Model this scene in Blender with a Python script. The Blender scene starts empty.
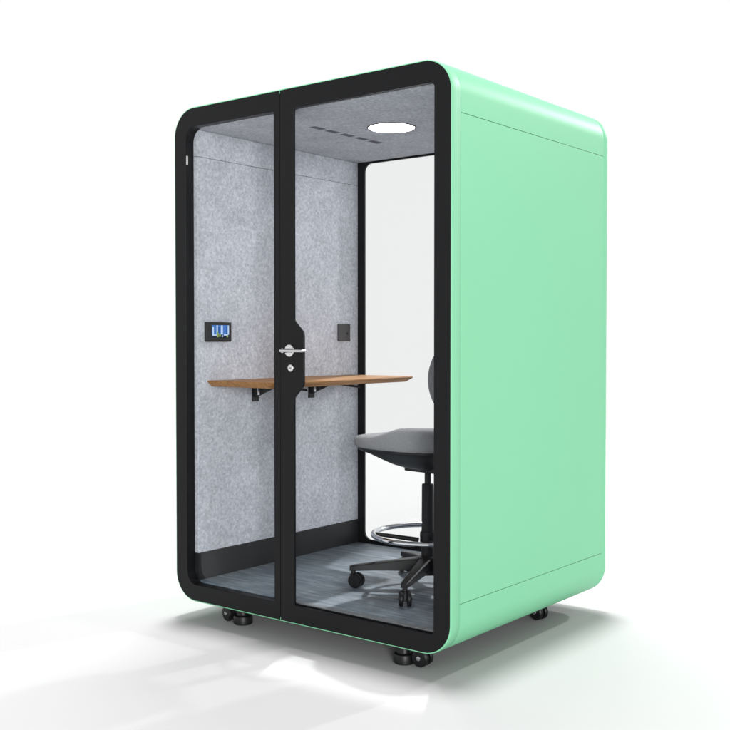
import bpy, bmesh, math, random
from mathutils import Vector, Matrix
random.seed(7)
PI = math.pi
sc = bpy.context.scene
COL = sc.collection
G = 0.087                      # clearance of the booth above the studio floor
W, D, H = 1.538, 1.314, 2.26   # booth body

# ------------------------------------------------------------------ materials
def mat(name):
    m = bpy.data.materials.new(name); m.use_nodes = True
    nt = m.node_tree; nt.nodes.clear()
    out = nt.nodes.new('ShaderNodeOutputMaterial')
    return m, nt, out
def principled(name, col, rough=.5, metal=0, spec=.5, coat=0):
    m, nt, out = mat(name)
    p = nt.nodes.new('ShaderNodeBsdfPrincipled')
    p.inputs['Base Color'].default_value = (*col, 1)
    p.inputs['Roughness'].default_value = rough
    p.inputs['Metallic'].default_value = metal
    p.inputs['Specular IOR Level'].default_value = spec
    p.inputs['Coat Weight'].default_value = coat
    nt.links.new(p.outputs[0], out.inputs[0])
    return m, nt, p
def noise_chain(nt, scale, detail=4, rough=.6, stretch=(1, 1, 1)):
    tc = nt.nodes.new('ShaderNodeTexCoord'); mp = nt.nodes.new('ShaderNodeMapping')
    mp.inputs['Scale'].default_value = stretch
    n = nt.nodes.new('ShaderNodeTexNoise')
    n.inputs['Scale'].default_value = scale; n.inputs['Detail'].default_value = detail
    n.inputs['Roughness'].default_value = rough
    nt.links.new(tc.outputs['Object'], mp.inputs[0]); nt.links.new(mp.outputs[0], n.inputs['Vector'])
    return n
def ramp(nt, src, stops):
    r = nt.nodes.new('ShaderNodeValToRGB')
    el = r.color_ramp.elements
    while len(el) < len(stops): el.new(.5)
    for e, (p, c) in zip(el, stops): e.position = p; e.color = (*c, 1)
    nt.links.new(src, r.inputs[0])
    return r
def bump(nt, src, p, strength, dist):
    b = nt.nodes.new('ShaderNodeBump'); b.inputs['Strength'].default_value = strength
    b.inputs['Distance'].default_value = dist
    nt.links.new(src, b.inputs['Height']); nt.links.new(b.outputs[0], p.inputs['Normal'])

M = {}
M['mint'], nt, p = principled('mint_powder_coat', (.203, .54, .324), .5, 0, .22)
n = noise_chain(nt, 900, 2); bump(nt, n.outputs[0], p, .04, .0006)
M['black'], nt, p = principled('black_satin_metal', (.0075, .0077, .0085), .34, 0, .13)
M['plastic'], nt, p = principled('black_plastic', (.010, .010, .011), .45, 0, .3)
M['rubber'], nt, p = principled('caster_rubber', (.006, .006, .007), .42, 0, .3)
M['seam'], nt, p = principled('dark_seam', (.05, .15, .09), .8)
M['skirt'], nt, p = principled('skirting_black', (.013, .0135, .015), .5, 0, .3)
M['chrome'], nt, p = principled('chrome', (.72, .73, .75), .12, 1)
M['steel'], nt, p = principled('brushed_steel', (.70, .69, .70), .28, 1)
M['thresh'], nt, p = principled('threshold_metal', (.18, .19, .20), .4, .6)
M['socket'], nt, p = principled('socket_grey', (.055, .053, .056), .5, 0, .3)
M['ventgrey'], nt, p = principled('vent_grey', (.15, .155, .175), .7, 0, .2)
# felt
M['felt'], nt, p = principled('grey_felt', (.5, .5, .55), .95, 0, .1)
n = noise_chain(nt, 80, 6, .78); n2 = noise_chain(nt, 7, 3)
r = ramp(nt, n.outputs[0], [(.32, (.30, .314, .357)), (.5, (.465, .483, .535)), (.68, (.66, .68, .73))])
r2 = ramp(nt, n2.outputs[0], [(.3, (.9,)*3), (.7, (1.06,)*3)])
mx = nt.nodes.new('ShaderNodeMix'); mx.data_type = 'RGBA'; mx.blend_type = 'MULTIPLY'; mx.inputs[0].default_value = 1
nt.links.new(r.outputs[0], mx.inputs[6]); nt.links.new(r2.outputs[0], mx.inputs[7])
nt.links.new(mx.outputs[2], p.inputs['Base Color']); bump(nt, n.outputs[0], p, .25, .002)
# chair fabric
M['fabric'], nt, p = principled('grey_chair_fabric', (.12, .125, .13), .9, 0, .15)
n = noise_chain(nt, 420, 3, .7)
r = ramp(nt, n.outputs[0], [(.3, (.13, .133, .138)), (.7, (.30, .305, .315))])
nt.links.new(r.outputs[0], p.inputs['Base Color']); bump(nt, n.outputs[0], p, .3, .001)
# wood, grain along Y
M['wood'], nt, p = principled('oak_veneer', (.4, .2, .08), .5, 0, .2)
n = noise_chain(nt, 9, 6, .65, (7, .6, 7))
r = ramp(nt, n.outputs[0], [(.3, (.17, .075, .024)), (.5, (.285, .136, .045)), (.7, (.385, .2, .073))])
nt.links.new(r.outputs[0], p.inputs['Base Color']); bump(nt, n.outputs[0], p, .08, .001)
# interior vinyl planks running across the booth (X), seams every .16 m in Y
M['planks'], nt, p = principled('blue_grey_planks', (.15, .18, .2), .55, 0, .35)
tc = nt.nodes.new('ShaderNodeTexCoord')
br = nt.nodes.new('ShaderNodeTexBrick')
br.inputs['Scale'].default_value = 1; br.inputs['Brick Width'].default_value = .95; br.inputs['Row Height'].default_value = .155
br.inputs['Mortar Size'].default_value = .0012; br.inputs['Mortar Smooth'].default_value = .1
br.inputs['Color1'].default_value = (.70, .70, .70, 1); br.inputs['Color2'].default_value = (1.2, 1.2, 1.2, 1)
br.inputs['Mortar'].default_value = (.45, .45, .45, 1)
nt.links.new(tc.outputs['Object'], br.inputs['Vector'])
n = noise_chain(nt, 5, 6, .7, (1.1, 9, 1))
r = ramp(nt, n.outputs[0], [(.3, (.075, .105, .135)), (.5, (.145, .18, .212)), (.72, (.275, .31, .345))])
mx = nt.nodes.new('ShaderNodeMix'); mx.data_type = 'RGBA'; mx.blend_type = 'MULTIPLY'; mx.inputs[0].default_value = 1
nt.links.new(r.outputs[0], mx.inputs[6]); nt.links.new(br.outputs[0], mx.inputs[7])
nt.links.new(mx.outputs[2], p.inputs['Base Color']); bump(nt, n.outputs[0], p, .12, .001)
# studio floor
M['studio'], nt, p = principled('white_studio_floor', (.47, .47, .47), .85, 0, .2)
# clear pane: straight-through transmission with a weak mirror reflection
def pane(name, tint, refl):
    m, nt, out = mat(name)
    t = nt.nodes.new('ShaderNodeBsdfTransparent'); t.inputs[0].default_value = (*tint, 1)
    g = nt.nodes.new('ShaderNodeBsdfGlossy'); g.inputs['Roughness'].default_value = 0
    fr = nt.nodes.new('ShaderNodeFresnel'); fr.inputs[0].default_value = 1.35
    mu = nt.nodes.new('ShaderNodeMath'); mu.operation = 'MULTIPLY'; mu.inputs[1].default_value = refl
    mix = nt.nodes.new('ShaderNodeMixShader')
    nt.links.new(fr.outputs[0], mu.inputs[0]); nt.links.new(mu.outputs[0], mix.inputs[0])
    nt.links.new(t.outputs[0], mix.inputs[1]); nt.links.new(g.outputs[0], mix.inputs[2])
    nt.links.new(mix.outputs[0], out.inputs[0])
    return m
M['glass'] = pane('clear_glass', (.98, .985, .985), .035)
M['backglass'] = pane('clear_back_glass', (.945, .946, .946), .3)
def emit(name, col, s):
    m, nt, out = mat(name)
    e = nt.nodes.new('ShaderNodeEmission'); e.inputs[0].default_value = (*col, 1); e.inputs[1].default_value = s
    nt.links.new(e.outputs[0], out.inputs[0]); return m
M['lamp'] = emit('lamp_diffuser', (1, .985, .96), 14)
M['scr_blue'] = emit('screen_blue', (.07, .20, .56), 1)
M['scr_deep'] = emit('screen_deep_blue', (.03, .10, .32), 1)
M['scr_white'] = emit('screen_white', (.55, .68, .9), 1)
M['scr_green'] = emit('screen_green', (.28, .36, .08), 1)
M['scr_dark'] = emit('screen_dark', (.015, .025, .05), 1)

# ------------------------------------------------------------------ helpers
ORG = {}
def empty(name, loc, rz=0, label=None, cat=None):
    o = bpy.data.objects.new(name, None); COL.objects.link(o)
    o.location = loc; o.rotation_euler = (0, 0, rz); o.empty_display_size = .1
    if label: o['label'] = label; o['category'] = cat
    ORG[o.name] = Matrix.Translation(loc) @ Matrix.Rotation(rz, 4, 'Z')
    return o
def obj(name, bm, mats, parent=None, smooth=32, bevel=0, local=False, seg=2):
    """one mesh object; coordinates in world space unless local"""
    bmesh.ops.recalc_face_normals(bm, faces=bm.faces)
    if parent is not None and not local:
        bm.transform(ORG[parent.name].inverted())
    me = bpy.data.meshes.new(name); bm.to_mesh(me); bm.free()
    for m in (mats if isinstance(mats, (list, tuple)) else [mats]): me.materials.append(m)
    if smooth:
        for f in me.polygons: f.use_smooth = True
        me.set_sharp_from_angle(angle=math.radians(smooth))
    o = bpy.data.objects.new(name, me); COL.objects.link(o)
    if parent is not None:
        o.parent = parent; ORG[o.name] = ORG[parent.name]
    if bevel:
        b = o.modifiers.new('bevel', 'BEVEL'); b.width = bevel; b.segments = seg; b.limit_method = 'ANGLE'
        b.angle_limit = math.radians(40); b.harden_normals = False
    return o
def B(): return bmesh.new()
def box(bm, x0, x1, y0, y1, z0, z1, mi=0):
    v = [bm.verts.new((x, y, z)) for z in (z0, z1) for y in (y0, y1) for x in (x0, x1)]
    for a in ((0, 1, 3, 2), (4, 6, 7, 5), (0, 4, 5, 1), (1, 5, 7, 3), (3, 7, 6, 2), (2, 6, 4, 0)):
        bm.faces.new([v[i] for i in a]).material_index = mi
def rrect(x0, x1, z0, z1, r, n=12):
    """rounded rectangle; r = (bottom-left, bottom-right, top-right, top-left)"""
    if not isinstance(r, (tuple, list)): r = (r,)*4
    pts = []
    for (cx, cz, a0, rr) in ((x0+r[0], z0+r[0], PI, r[0]), (x1-r[1], z0+r[1], 1.5*PI, r[1]), (x1-r[2], z1-r[2], 0, r[2]), (x0+r[3], z1-r[3], .5*PI, r[3])):
        for k in range(n+1):
            a = a0 + .5*PI*k/n
            pts.append((cx+rr*math.cos(a), cz+rr*math.sin(a)))
    return pts
def ring_solid(bm, outer, inner, y0, y1):
    """closed frame: outer and inner loops of equal count in the XZ plane, extruded over y"""
    N = len(outer)
    L = [[bm.verts.new((x, y, z)) for x, z in lp] for y in (y0, y1) for lp in (outer, inner)]
    for i in range(N):
        j = (i+1) % N
        bm.faces.new((L[0][i], L[0][j], L[1][j], L[1][i])); bm.faces.new((L[2][i], L[3][i], L[3][j], L[2][j]))
        bm.faces.new((L[0][i], L[2][i], L[2][j], L[0][j])); bm.faces.new((L[1][i], L[1][j], L[3][j], L[3][i]))
def strip_solid(bm, outer, inner, y0, y1):
    """open strip with thickness between two polylines"""
    N = len(outer)
    L = [[bm.verts.new((x, y, z)) for x, z in lp] for y in (y0, y1) for lp in (outer, inner)]
    for i in range(N-1):
        j = i+1
        bm.faces.new((L[0][i], L[0][j], L[1][j], L[1][i])); bm.faces.new((L[2][i], L[3][i], L[3][j], L[2][j]))
        bm.faces.new((L[0][i], L[2][i], L[2][j], L[0][j])); bm.faces.new((L[1][i], L[1][j], L[3][j], L[3][i]))
    for i in (0, N-1): bm.faces.new((L[0][i], L[1][i], L[3][i], L[2][i]))
def sections(bm, secs):
    """loft of closed loops given as 3-D points"""
    L = [[bm.verts.new(p) for p in s] for s in secs]
    N = len(L[0])
    for a, b in zip(L, L[1:]):
        for i in range(N):
            j = (i+1) % N; bm.faces.new((a[i], a[j], b[j], b[i]))
    return L
def tube(bm, a, b, r0, r1=None, n=20, mi=0):
    a = Vector(a); b = Vector(b); r1 = r0 if r1 is None else r1
    d = (b-a).normalized(); t = d.orthogonal().normalized(); s = d.cross(t)
    L = [[bm.verts.new(c + (t*math.cos(2*PI*i/n)+s*math.sin(2*PI*i/n))*r) for i in range(n)] for c, r in ((a, r0), (b, r1))]
    for i in range(n):
        bm.faces.new((L[0][i], L[0][(i+1) % n], L[1][(i+1) % n], L[1][i])).material_index = mi
    for l in L: bm.faces.new(l).material_index = mi
def lathe(bm, prof, c=(0, 0, 0), axis='Z', n=32, mi=0):
    """profile of (r, h) revolved; closed ends when r=0"""
    rings = []
    for r, h in prof:
        if r < 1e-6: pts = [(0, 0, h)]
        else: pts = [(r*math.cos(2*PI*i/n), r*math.sin(2*PI*i/n), h) for i in range(n)]
        out = []
        for x, y, z in pts:
            if axis == 'Y': x, y, z = x, -z, y
            if axis == 'X': x, y, z = z, x, y
            out.append(bm.verts.new((c[0]+x, c[1]+y, c[2]+z)))
        rings.append(out)
    for a, b in zip(rings, rings[1:]):
        for i in range(n):
            j = (i+1) % n
            if len(a) == 1 and len(b) == 1: break
            f = [a[0], b[i], b[j]] if len(a) == 1 else ([a[i], a[j], b[0]] if len(b) == 1 else [a[i], a[j], b[j], b[i]])
            bm.faces.new(f).material_index = mi
def torus(bm, c, R, r, n=72, m=14):
    L = [[bm.verts.new((c[0]+(R+r*math.cos(b))*math.cos(a), c[1]+(R+r*math.cos(b))*math.sin(a), c[2]+r*math.sin(b)))
          for b in [2*PI*k/m for k in range(m)]] for a in [2*PI*i/n for i in range(n)]]
    for i in range(n):
        for k in range(m):
            bm.faces.new((L[i][k], L[(i+1) % n][k], L[(i+1) % n][(k+1) % m], L[i][(k+1) % m]))
def Z(z): return z + G

# ------------------------------------------------------------------ studio floor
bm = B()
for v in [bm.verts.new((9*math.cos(2*PI*i/96)-.7, 9*math.sin(2*PI*i/96)+1, 0)) for i in range(96)]: pass
bm.faces.new(bm.verts)
fl = obj('floor', bm, M['studio'], smooth=0); fl['kind'] = 'structure'

# ------------------------------------------------------------------ booth
booth = empty('office_booth', (-W/2, D/2, 0), 0,
              'mint green office phone booth with rounded corners, black framed glass front and grey felt inside', 'office booth')
R = .128
def loop(inset, n=14): return rrect(-W+inset, -inset, Z(inset), Z(H-inset), R-inset, n)
TH = .018
Y1, Y2 = .0607, 1.2714
def shell_ring(name, ys):            # ys: list of (y, outer inset); inner face plain
    bm = B()
    secs = [[(x, y, z) for x, z in loop(i)] for y, i in ys]
    inn = [[(x, y, z) for x, z in loop(TH)] for y in (ys[-1][0], ys[0][0])]
    L = sections(bm, secs + inn)
    N = len(L[0])
    for i in range(N):
        j = (i+1) % N; bm.faces.new((L[-1][i], L[-1][j], L[0][j], L[0][i]))
    return obj(name, bm, M['mint'], booth, 50)
gp = .0009
shell_ring('front_trim', [(y, i) for y, i in reversed([(.005*(1-math.sin(a)), .005*(1-math.cos(a))) for a in [PI/2*k/6 for k in range(7)]])][0:] + [(Y1-gp-.001, 0), (Y1-gp, .001)])
shell_ring('rear_trim', [(Y2+gp, .001), (Y2+gp+.001, 0)] + [(D-.009*(1-math.sin(a)), .005*(1-math.cos(a))) for a in [PI/2*k/6 for k in range(7)]])
ZB, ZT = Z(.1981), Z(2.0563)
def cut(lp, cond): return [q for q in lp if cond(q)]
o_, i_ = loop(0), loop(TH)
nq = 15
bl, brr, tr, tl = [o_[k*nq:(k+1)*nq] for k in range(4)]; ibl, ibr, itr, itl = [i_[k*nq:(k+1)*nq] for k in range(4)]
# base: from left side down, round, to right side up
bm = B(); strip_solid(bm, [(-W, ZB-gp)]+bl+brr+[(0, ZB-gp)], [(-W+TH, ZB-gp)]+ibl+ibr+[(-TH, ZB-gp)], Y1+gp, Y2-gp)
obj('base_panel', bm, M['mint'], booth, 40, bevel=.001)
bm = B(); strip_solid(bm, [(0, ZT+gp)]+tr+tl+[(-W, ZT+gp)], [(-TH, ZT+gp)]+itr+itl+[(-W+TH, ZT+gp)], Y1+gp, Y2-gp)
obj('roof_panel', bm, M['mint'], booth, 40, bevel=.001)
for x0, x1 in ((-TH, 0), (-W, -W+TH)):
    bm = B(); box(bm, x0, x1, Y1+gp, Y2-gp, ZB+gp, ZT-gp); obj('side_panel', bm, M['mint'], booth, 40, bevel=.001)
bm = B(); ring_solid(bm, loop(TH-.008+.008+.0005), loop(TH+.012), .02, D-.02); obj('inner_shell', bm, M['seam'], booth)

bm = B(); box(bm, -W+R+.01, -R-.01, .05, D-.05, Z(-.004), Z(.012)); obj('bounce_blocker', bm, M['plastic'], booth, 0)  # unseen black underside, added to stop green bounce and deepen the contact shadow
# interior lining
XL, XR, YF, YB = -1.438, -.1, .05, 1.228
ZF, ZC = Z(.085), Z(2.17)
bm = B(); box(bm, XL-.06, XL, YF, YB, Z(.2115), Z(2.0455)); box(bm, XL-.06, XL, YF, YB, Z(2.0469), ZC-.001)
obj('felt_wall', bm, M['felt'], booth, 0, bevel=.0015)
bm = B(); box(bm, XR, XR+.06, YF, YB, Z(.2115), Z(2.0455)); box(bm, XR, XR+.06, YF, YB, Z(2.0469), ZC-.001)
obj('felt_wall', bm, M['felt'], booth, 0, bevel=.0015)
bm = B(); box(bm, XL-.06, XR+.06, YF-.012, YB, ZC, ZC+.05); obj('felt_ceiling', bm, M['felt'], booth, 0)
bm = B(); box(bm, XL-.06, XR+.06, YF-.002, YB, ZF-.04, ZF); obj('booth_floor', bm, M['planks'], booth, 0)
for x0, x1 in ((XL-.06, XL+.003), (XR-.003, XR+.06)):
    bm = B(); box(bm, x0, x1, YF, YB, ZF+.0005, Z(.21)); obj('skirting', bm, M['skirt'], booth, 0, bevel=.001)

# front: fixed window, door
e = .005
Ri = R-e
bm = B()
ring_solid(bm, rrect(-W+e, -.8745, Z(e), Z(H-e), (Ri, .002, .002, Ri)), rrect(-1.462, -.908, Z(.078), Z(2.171), (.062, .006, .006, .062)), -.001, .05)
wf = obj('window_frame', bm, M['black'], booth, 32, bevel=.0015)
bm = B(); box(bm, -1.47, -.9, .036, .044, Z(.07), Z(2.18)); obj('window_glass', bm, M['glass'], booth, 0)
bm = B(); box(bm, -1.4625, -1.4605, .004, .013, Z(2.005), Z(2.045)); obj('reveal_strip', bm, M['steel'], booth, 0)  # small steel strip added as the white mark in the window reveal
# door leaf: outline with a widened lock area on its left stile
door = empty('door', (-.0125, 0, G)); door.parent = booth
door.location = Vector((-.0125, 0, G)) - booth.location
ORG[door.name] = Matrix.Translation((-.0125, 0, G))
outer = rrect(-.8715, -e, Z(e), Z(H-e), (.002, Ri, Ri, .002), 12)
hole = rrect(-.793, -.080, Z(.079), Z(2.170), (.004, .018, .018, .004), 12)
def arc(c, r, a0, a1, n=6): return [(c[0]+r*math.cos(a0+(a1-a0)*k/n), c[1]+r*math.sin(a0+(a1-a0)*k/n)) for k in range(n+1)]
def lerp_pts(pts, n):
    d = [0]
    for a, b in zip(pts, pts[1:]): d.append(d[-1]+math.hypot(b[0]-a[0], b[1]-a[1]))
    out = []
    for k in range(n):
        t = d[-1]*k/(n-1)
        for i in range(len(d)-1):
            if t <= d[i+1]+1e-9:
                f = (t-d[i])/max(1e-9, d[i+1]-d[i]); out.append((pts[i][0]+f*(pts[i+1][0]-pts[i][0]), pts[i][1]+f*(pts[i+1][1]-pts[i][1]))); break
    return out
bulge = [(-.793, Z(1.286)), (-.788, Z(1.279)), (-.748, Z(1.240)), (-.742, Z(1.232)), (-.740, Z(1.222)), (-.740, Z(1.022)), (-.742, Z(1.012)), (-.748, Z(1.004)), (-.788, Z(.964)), (-.793, Z(.956))]
bm = B()
ring_solid(bm, outer + [(-.8715, z) for x, z in bulge], hole + bulge, -.001, .010)
df = obj('door_frame', bm, M['black'], door, 32, bevel=.001)
bm = B(); box(bm, -.86, -.03, .0105, .0145, Z(.04), Z(2.21)); obj('door_glass', bm, M['glass'], door, 0)
bm = B(); lathe(bm, [(0, .0), (.026, .0), (.026, .006), (.024, .008), (0, .008)], (-.815, -.001, Z(1.157)), 'Y')
hd = obj('handle_rose', bm, M['steel'], door)
bm = B(); tube(bm, (-.815, -.008, Z(1.157)), (-.815, -.050, Z(1.157)), .0095)
tube(bm, (-.826, -.050, Z(1.157)), (-.700, -.050, Z(1.157)), .0065); tube(bm, (-.700, -.050, Z(1.157)), (-.690, -.042, Z(1.157)), .0065, .005)
obj('handle', bm, M['steel'], door, 50)
bm = B(); lathe(bm, [(0, 0), (.0155, 0), (.0155, .005), (.013, .007), (.008, .007), (.007, .004), (0, .004)], (-.809, -.001, Z(1.084)), 'Y')
lk = obj('lock', bm, M['steel'], door)
bm = B(); box(bm, -.8115, -.8065, -.0085, -.0052, Z(1.0825), Z(1.0855)); obj('keyhole', bm, M['plastic'], lk, 0)
# jamb behind the door and threshold
bm = B()
ring_solid(bm, rrect(-.872, -.0305, Z(.031), Z(2.229), (.002, .1, .1, .002)), rrect(-.868, -.082, Z(.083), Z(2.176), .002), .018, .049)
box(bm, -.8743, -.8717, .0025, .047, Z(.0052), Z(2.2548))
obj('door_jamb', bm, M['black'], booth, 0)
bm = B(); box(bm, -.86, -.09, .0195, .047, Z(.0835), Z(.0885)); obj('threshold', bm, M['thresh'], booth, 0, bevel=.001)
# rear window
bm = B()
ring_solid(bm, rrect(XL-.05, XR+.05, Z(.05), Z(2.21), .06), rrect(-1.394, -.144, Z(.106), Z(2.160), .045), YB+.0005, YB+.014)
obj('rear_frame', bm, M['black'], booth, 32, bevel=.001)
bm = B()
ring_solid(bm, rrect(-W+e, -e, Z(e), Z(H-e), Ri), rrect(-1.478, -.06, Z(.045), Z(2.215), .08), YB+.0225, D+.001)
obj('rear_jamb', bm, M['black'], booth, 32, bevel=.0015)
bm = B(); box(bm, XL-.048, XR+.048, YB+.0145, YB+.0215, Z(.052), Z(2.208)); obj('rear_glass', bm, M['backglass'], booth, 0)
# downlight
LX, LY = -.712, .572
bm = B(); lathe(bm, [(.1058, 0), (.112, 0), (.112, .003), (.1058, .003), (.1058, 0)], (LX, LY, ZC-.0032), n=64)
dl = obj('downlight_rim', bm, M['plastic'], booth)
bm = B(); lathe(bm, [(0, 0), (.06, .0015), (.09, .004), (.1055, .007), (.1055, .010)], (LX, LY, ZC-.0105), n=64); obj('downlight', bm, M['lamp'], dl)
# ceiling vents: five groups of fine slots in a row
for g in range(5):
    bm = B(); y = .335 + g*.107
    for k in range(9):
        yy = y + k*.0088
        box(bm, -1.002, -.966, yy, yy+.0034, ZC-.0016, ZC-.0002)
    obj('vent', bm, M['ventgrey'], booth, 0)
# feet and casters
def foot(x, y):
    bm = B(); lathe(bm, [(0, 0), (.040, 0), (.044, .004), (.044, .032), (.041, .038), (.030, .041), (.027, .046), (.027, G+.004), (0, G+.004)], (x, y, 0.0005), n=36)
    obj('levelling_foot', bm, M['rubber'], booth)
def caster(x, y, rz):
    rot = Matrix.Translation((x, y, 0)) @ Matrix.Rotation(rz, 4, 'Z')
    bm = B()
    lathe(bm, [(0, .06), (.017, .06), (.017, G+.006), (0, G+.006)], (0, 0, 0), n=20)
    box(bm, -.012, .028, -.006, .006, .03, .064)
    bm.transform(rot); c = obj('caster', bm, M['rubber'], booth, bevel=.002)
    for s in (-1, 1):
        bm = B(); lathe(bm, [(0, .007), (.033, .007), (.036, .010), (.036, .024), (.031, .029), (.012, .030), (0, .030)], (.020, 0, .0365), 'Y', 28)
        if s > 0:
            for v in bm.verts: v.co.y *= -1
        bm.transform(rot); w = obj('wheel', bm, M['rubber'], c)
        bm = B(); lathe(bm, [(0, .0302), (.010, .0302), (.009, .033), (0, .0335)], (.020, 0, .0365), 'Y', 18)
        if s > 0:
            for v in bm.verts: v.co.y *= -1
        bm.transform(rot); obj('hub_cap', bm, M['chrome'], c)
FEET = [(-.285, .092), (-1.20, .10), (-.27, 1.15), (-1.25, 1.2)]
for x, y in FEET: foot(x, y)
for x, y, a in ((-.222, .10, .05), (-1.262, .10, 2.9), (-.20, 1.0, -.2), (-1.38, 1.2, 2.6)): caster(x, y, a)

# ------------------------------------------------------------------ wall desk
desk = empty('wall_desk', (XL, .64, Z(.985)), 0, 'light oak desk with slanted edges and black brackets on the grey felt wall', 'desk')
bm = B()
x0, x1, y0, y1 = XL+.001, -1.012, .105, 1.172
def plan(ins, zz):
    p = rrect(x0, x1-ins, y0+ins, y1-ins, (.003, .02, .02, .003), 6)
    return [(x, y, zz) for x, y in p]
L = sections(bm, [plan(.027, Z(.9845)), plan(.003, Z(1.0035)), plan(0, Z(1.008)), plan(.003, Z(1.012))])
bm.faces.new(L[0]); bm.faces.new(L[-1])
obj('desk_top', bm, M['wood'], desk, 25)
for yb in (.40, .815):
    bm = B()
    box(bm, XL+.0005, XL+.006, yb, yb+.045, Z(.90), Z(.983))
    box(bm, XL+.006, XL+.25, yb+.006, yb+.034, Z(.972), Z(.9838))
    for q in (yb+.012, yb+.028):                       # folded steel gusset
        f = [bm.verts.new((x, y, z)) for y in (q-.0015, q+.0015) for x, z in ((XL+.006, Z(.972)), (XL+.13, Z(.972)), (XL+.115, Z(.964)), (XL+.02, Z(.926)), (XL+.006, Z(.922)))]
        bm.faces.new(f[:5]); bm.faces.new(f[5:])
        for a in range(5): bm.faces.new((f[a], f[(a+1) % 5], f[5+(a+1) % 5], f[5+a]))
    br_ = obj('bracket', bm, M['plastic'], desk, 40)
    bm = B(); box(bm, XL+.05, XL+.056, yb-.012, yb-.002, Z(.935), Z(.983)); obj('hinge_pin', bm, M['steel'], br_, 0)
    bm = B(); tube(bm, (XL+.16, yb+.05, Z(.976)), (XL+.19, yb+.19, Z(.955)), .006); obj('lever', bm, M['plastic'], br_)

# ------------------------------------------------------------------ touch panel and socket
tp = empty('touch_panel', (XL, .168, Z(1.238)), 0, 'black wall control panel with a lit blue screen on the felt wall', 'control panel')
bm = B(); box(bm, XL, XL+.018, .088, .249, Z(1.193), Z(1.286)); hs = obj('housing', bm, M['plastic'], tp, 40, bevel=.004, seg=3)
bm = B()
sx = XL+.0185
def tile(ya, yb, za, zb, mi, d=0): box(bm, sx+d-.001, sx+d, ya, yb, Z(za), Z(zb), mi)
tile(.120, .231, 1.212, 1.271, 0)
random.seed(3)
tile(.121, .136, 1.226, 1.270, 1, .0004); tile(.150, .158, 1.222, 1.270, 2, .0004); tile(.160, .170, 1.232, 1.262, 4, .0004)
tile(.178, .190, 1.228, 1.270, 2, .0004); tile(.194, .206, 1.232, 1.266, 1, .0004); tile(.212, .220, 1.228, 1.268, 4, .0004); tile(.222, .230, 1.226, 1.270, 2, .0004)
tile(.123, .132, 1.228, 1.262, 2, .0008); tile(.120, .231, 1.212, 1.226, 3, .0004); tile(.152, .162, 1.214, 1.238, 5, .0008); tile(.166, .176, 1.216, 1.230, 5, .0008); tile(.184, .190, 1.215, 1.224, 2, .0008); tile(.215, .224, 1.214, 1.222, 5, .0008)
tile(.122, .150, 1.221, 1.227, 2, .0008); tile(.196, .222, 1.222, 1.228, 2, .0008)
obj('screen', bm, [M['scr_blue'], M['scr_blue'], M['scr_white'], M['scr_dark'], M['scr_deep'], M['scr_green']], tp, 0)
so = empty('power_socket', (XL, 1.10, Z(1.24)), 0, 'small black socket plate on the felt wall next to the rear window', 'power socket')
bm = B(); box(bm, XL, XL+.012, 1.052, 1.150, Z(1.194), Z(1.288)); obj('plate', bm, M['socket'], so, 40, bevel=.003)
bm = B(); lathe(bm, [(0, 0), (.006, 0), (.007, .002), (.005, .003), (0, .002)], (XL+.012, 1.122, Z(1.236)), 'X', 18); obj('button', bm, M['rubber'], so)

# ------------------------------------------------------------------ chair (local axes: +x forward, z up from booth floor)
CX, CY = -.522, .592
chair = empty('office_chair', (CX, CY, ZF), math.radians(173.4), 'grey upholstered drafting chair with chrome foot ring on black caster base', 'chair')
F0 = -.085                                           # heights below are given above the shell bottom
def hz(z): return z + F0
def outline(t, a=.262, b=.245, k=3.3):
    c, s = math.cos(t), math.sin(t)
    x = a*abs(c)**(2/k)*(1 if c > 0 else -1); y = b*abs(s)**(2/k)*(1 if s > 0 else -1)
    y *= 1-.10*max(0, -x/a)                          # a little narrower at the rear
    return x, y
def sstep(a, b, x):
    t = min(1, max(0, (x-a)/(b-a))); return t*t*(3-2*t)
def seat_h(x, y): return hz(.775) + .046*sstep(.09, -.10, x) - .016*math.exp(-((x+.06)/.11)**2-(y/.12)**2) - .012*sstep(.17, .27, x)
def seat_b(x, y): return hz(.716) - .004*sstep(.2, -.2, x)
bm = B(); n = 72; rings = []
prof = [(.0, 0), (.25, 0), (.5, 0), (.7, 0), (.86, .01), (.94, .06), (.98, .17), (.997, .36), (1, .55), (.99, .76), (.965, .92), (.93, 1), (.5, 1), (0, 1)]
for s, f in prof:
    if s == 0: x = y = 0; rings.append([bm.verts.new((0, 0, seat_h(0, 0)*(1-f)+seat_b(0, 0)*f))]); continue
    rg = []
    for i in range(n):
        x, y = outline(2*PI*i/n); x *= s; y *= s
        rg.append(bm.verts.new((x+.058, y, seat_h(x, y)*(1-f)+seat_b(x, y)*f)))
    rings.append(rg)
def stitch(bm, rings, n):
    for a, b in zip(rings, rings[1:]):
        for i in range(n):
            j = (i+1) % n
            if len(a) == 1: bm.faces.new((a[0], b[i], b[j]))
            elif len(b) == 1: bm.faces.new((a[i], a[j], b[0]))
            else: bm.faces.new((a[i], a[j], b[j], b[i]))
stitch(bm, rings, n)
obj('seat', bm, M['fabric'], chair, 60, local=True)
bm = B(); rings = []
for s, d in [(.95, -.004), (.955, .004), (.92, .012), (.80, .029), (.64, .053), (.48, .075), (.32, .089), (.15, .094), (0, .094)]:
    if s == 0: rings.append([bm.verts.new((.0, 0, hz(.716)-d))]); continue
    rg = []
    for i in range(n):
        x, y = outline(2*PI*i/n); rg.append(bm.verts.new((x*s+.058*s, y*s*(1 if s > .9 else .96), seat_b(x, y)-d)))
    rings.append(rg)
stitch(bm, rings, n); bm.faces.new(rings[0])
obj('seat_shell', bm, M['plastic'], chair, 40, local=True)
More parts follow.
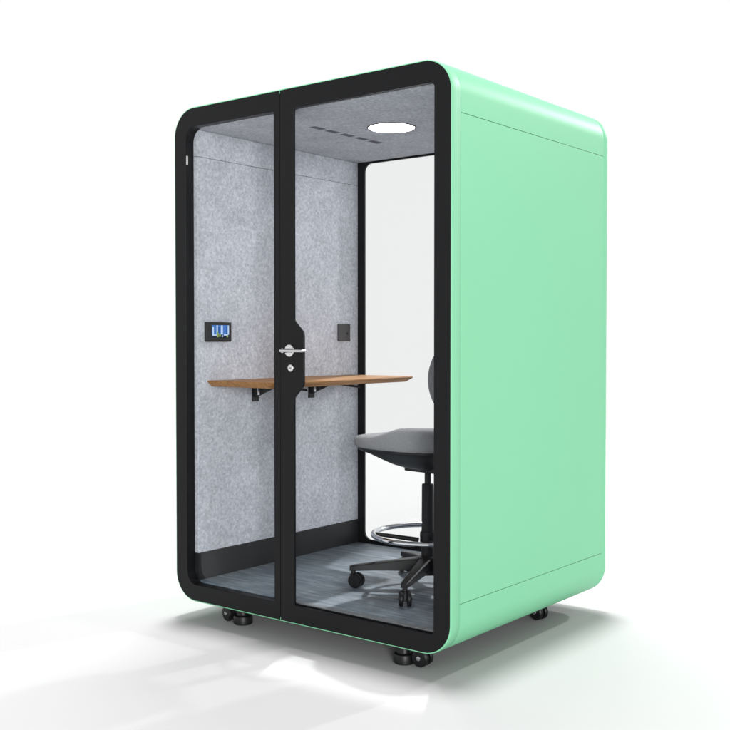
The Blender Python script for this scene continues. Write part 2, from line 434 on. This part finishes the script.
bm = B(); box(bm, -.10, .09, -.06, .06, hz(.612), hz(.64))
obj('tilt_mechanism', bm, M['plastic'], chair, 40, bevel=.005, local=True)
bm = B(); tube(bm, (0, 0, hz(.54)), (0, 0, hz(.63)), .0145, n=28); gs = obj('gas_rod', bm, M['plastic'], chair, 40, local=True)
bm = B(); lathe(bm, [(0, hz(.17)), (.029, hz(.17)), (.0265, hz(.552)), (.024, hz(.556)), (0, hz(.556))], n=32); obj('column', bm, M['plastic'], chair, 40, local=True)
ZR = .327
bm = B(); torus(bm, (0, 0, hz(ZR)),   .245, .0115); fr_ = obj('foot_ring', bm, M['chrome'], chair, 60, local=True)
bm = B(); lathe(bm, [(.0275, hz(.29)), (.033, hz(.29)), (.035, hz(.295)), (.035, hz(.335)), (.033, hz(.34)), (.0275, hz(.34))], n=32)
for a in (-150, -30, 90):
    a = math.radians(a-173.4); d = Vector((math.cos(a), math.sin(a), 0))
    tube(bm, d*.04+Vector((0, 0, hz(.30))), d*.240+Vector((0, 0, hz(ZR-.004))), .011, .009)
obj('ring_bracket', bm, M['plastic'], chair, 40, local=True)
# star base
bm = B(); lathe(bm, [(0, hz(.15)), (.05, hz(.15)), (.056, hz(.16)), (.05, hz(.225)), (.036, hz(.232)), (0, hz(.232))], n=32)
sb = obj('base_hub', bm, M['plastic'], chair, 40, local=True)
for k in range(5):
    a = math.radians(-143.5+72*k-173.4)
    m4 = Matrix.Rotation(a, 4, 'Z')
    bm = B()
    def sec(x, w, zt, h): return [(x, -w, hz(zt-h)), (x, w, hz(zt-h)), (x, w*.92, hz(zt-.004)), (x, w*.7, hz(zt)), (x, -w*.7, hz(zt)), (x, -w*.92, hz(zt-.004))]
    L = sections(bm, [sec(.035, .030, .225, .06), sec(.12, .026, .214, .048), sec(.25, .021, .197, .032), sec(.335, .018, .186, .024), sec(.352, .014, .181, .02)])
    bm.faces.new(L[0]); bm.faces.new(L[-1]); bm.transform(m4)
    obj('base_arm', bm, M['plastic'], chair, 30, bevel=.002, local=True)
    # caster under the arm end
    sw = [2.70, .36, .3, 1.9, -.6][k]
    mc = m4 @ Matrix.Translation((.335, 0, 0)) @ Matrix.Rotation(sw, 4, 'Z')
    bm = B(); tube(bm, (0, 0, hz(.14)), (0, 0, hz(.166)), .011); tube(bm, (0, 0, hz(.135)), (0, 0, hz(.146)), .017)
    box(bm, -.010, .020, -.008, .008, hz(.105), hz(.142)); 
    bm.transform(mc); c = obj('caster', bm, M['plastic'], chair, 40, bevel=.003, local=True)
    for s in (-1, 1):
        bm = B(); lathe(bm, [(0, .0085), (.030, .0085), (.0325, .012), (.0325, .021), (.029, .026), (.014, .0275), (0, .0275)], (.016, 0, hz(.118)), 'Y', 28)
        if s > 0:
            for v in bm.verts: v.co.y *= -1
        bm.transform(mc); obj('wheel', bm, M['rubber'], c, 40, local=True)
        bm = B(); lathe(bm, [(0, .0276), (.007, .0276), (.006, .0295), (0, .030)], (.016, 0, hz(.118)), 'Y', 16)
        if s > 0:
            for v in bm.verts: v.co.y *= -1
        bm.transform(mc); obj('hub_cap', bm, M['rubber'], c, 40, local=True)
# backrest: curved pad on a bent post
bm = B(); nu, nv = 28, 18
def bp(u, v, side):
    ang = u*.95; w = .225
    zz = 1.035 + .098*v
    x = -.247 + .115*(1-math.cos(ang)) - .02*v*v; y = w*math.sin(ang)/math.sin(.95)
    th = .024*max(0, (1-abs(u)**4))**.5*max(0, (1-abs(v)**4))**.5
    y *= 1-.06*v*v
    nx = math.cos(ang)
    return (x+side*th*nx, y-side*th*math.sin(ang)*.6, hz(zz))
Gd = {}
for s in (-1, 1):
    for i in range(nu+1):
        for j in range(nv+1):
            u = math.sin((i/nu-.5)*PI); v = math.sin((j/nv-.5)*PI)
            Gd[s, i, j] = bm.verts.new(bp(u, v, s))
    for i in range(nu):
        for j in range(nv): bm.faces.new((Gd[s, i, j], Gd[s, i+1, j], Gd[s, i+1, j+1], Gd[s, i, j+1]))
bmesh.ops.remove_doubles(bm, verts=bm.verts, dist=.0005)
obj('backrest', bm, M['fabric'], chair, 60, local=True)
bm = B()
pts = [(-.05, 0, .622), (-.20, 0, .625), (-.25, 0, .66), (-.272, 0, .74), (-.27, 0, .90), (-.245, 0, 1.04)]
for q0, q1 in zip(pts, pts[1:]): tube(bm, (q0[0], q0[1], hz(q0[2])), (q1[0], q1[1], hz(q1[2])), .014, .014)
obj('back_post', bm, M['plastic'], chair, 50, local=True)

# ------------------------------------------------------------------ lamps of the studio
def area(name, loc, target, size, power, col=(1, 1, 1)):
    l = bpy.data.lights.new(name, 'AREA'); l.shape = 'DISK'; l.size = size; l.energy = power; l.color = col
    o = bpy.data.objects.new(name, l); COL.objects.link(o); o.location = loc
    o.rotation_euler = (Vector(target)-Vector(loc)).to_track_quat('-Z', 'Y').to_euler()
    return o
c0 = Vector((-.75, .6, 0))
def from_dir(az_travel, elev, dist):
    t = Vector((az_travel[0], az_travel[1], 0)).normalized()*math.cos(elev) - Vector((0, 0, math.sin(elev)))
    return c0 - t*dist
area('rim_lamp', from_dir((-.2, -.94), math.radians(29), 20), c0, .6, 1500)
area('back_lamp', from_dir((.62, -.78), math.radians(58), 18), c0, 9, 1900)
area('top_softbox', (-2.6, 2.4, 50), c0, 4.6, 26000)
area('key_softbox', from_dir((-.70, .71), math.radians(6), 12)+Vector((0, 0, .9)), c0+Vector((0, 0, .9)), 3, 950)

dlamp = area('downlight_lamp', (LX, LY, ZC-.014), (LX, LY, 0), .15, 2.6, (1, .98, .95)); dlamp.data.spread = math.radians(85)

# extra spot added behind the rear glass, coned narrow to cast the chair's shadow
sl = bpy.data.lights.new('ring_shadow_spot', 'SPOT'); sl.energy = 3600; sl.spot_size = math.radians(11.5); sl.spot_blend = .5; sl.shadow_soft_size = .13
so_ = bpy.data.objects.new('ring_shadow_spot', sl); COL.objects.link(so_)
tgt = Vector((-.58, .44, .17)); d_ = Vector((.45, -.89, 0)).normalized()*math.cos(math.radians(55)) - Vector((0, 0, math.sin(math.radians(55))))
so_.location = tgt - d_*8; so_.rotation_euler = d_.to_track_quat('-Z', 'Y').to_euler()

w = bpy.data.worlds.new('World'); sc.world = w; w.use_nodes = True     # white backdrop; upper part dimmed so the lamps' shadows stay dark
nt = w.node_tree; bg = nt.nodes['Background']; bg.inputs[1].default_value = 1.0
tc = nt.nodes.new('ShaderNodeTexCoord'); sp = nt.nodes.new('ShaderNodeSeparateXYZ')
nt.links.new(tc.outputs['Generated'], sp.inputs[0])
r = ramp(nt, sp.outputs[2], [(.0, (1,)*3), (.36, (1,)*3), (.55, (.30,)*3)])
nt.links.new(r.outputs[0], bg.inputs[0])

# ------------------------------------------------------------------ camera and output
cam = bpy.data.cameras.new('camera'); co = bpy.data.objects.new('camera', cam); COL.objects.link(co)
co.location = (2.1656, -3.2483, Z(1.2039)); co.rotation_euler = (PI/2-.0245, 0, .6709)
cam.sensor_width = 36; cam.lens = 1043.4/730*36; cam.clip_start = .05; cam.clip_end = 200
sc.camera = co
sc.view_settings.view_transform = 'Standard'; sc.view_settings.look = 'None'; sc.view_settings.gamma = 1; sc.view_settings.exposure = 0
sc.cycles.max_bounces = 12; sc.cycles.transparent_max_bounces = 16; sc.cycles.use_denoising = True
sc.cycles.sample_clamp_indirect = 8; sc.cycles.caustics_reflective = False
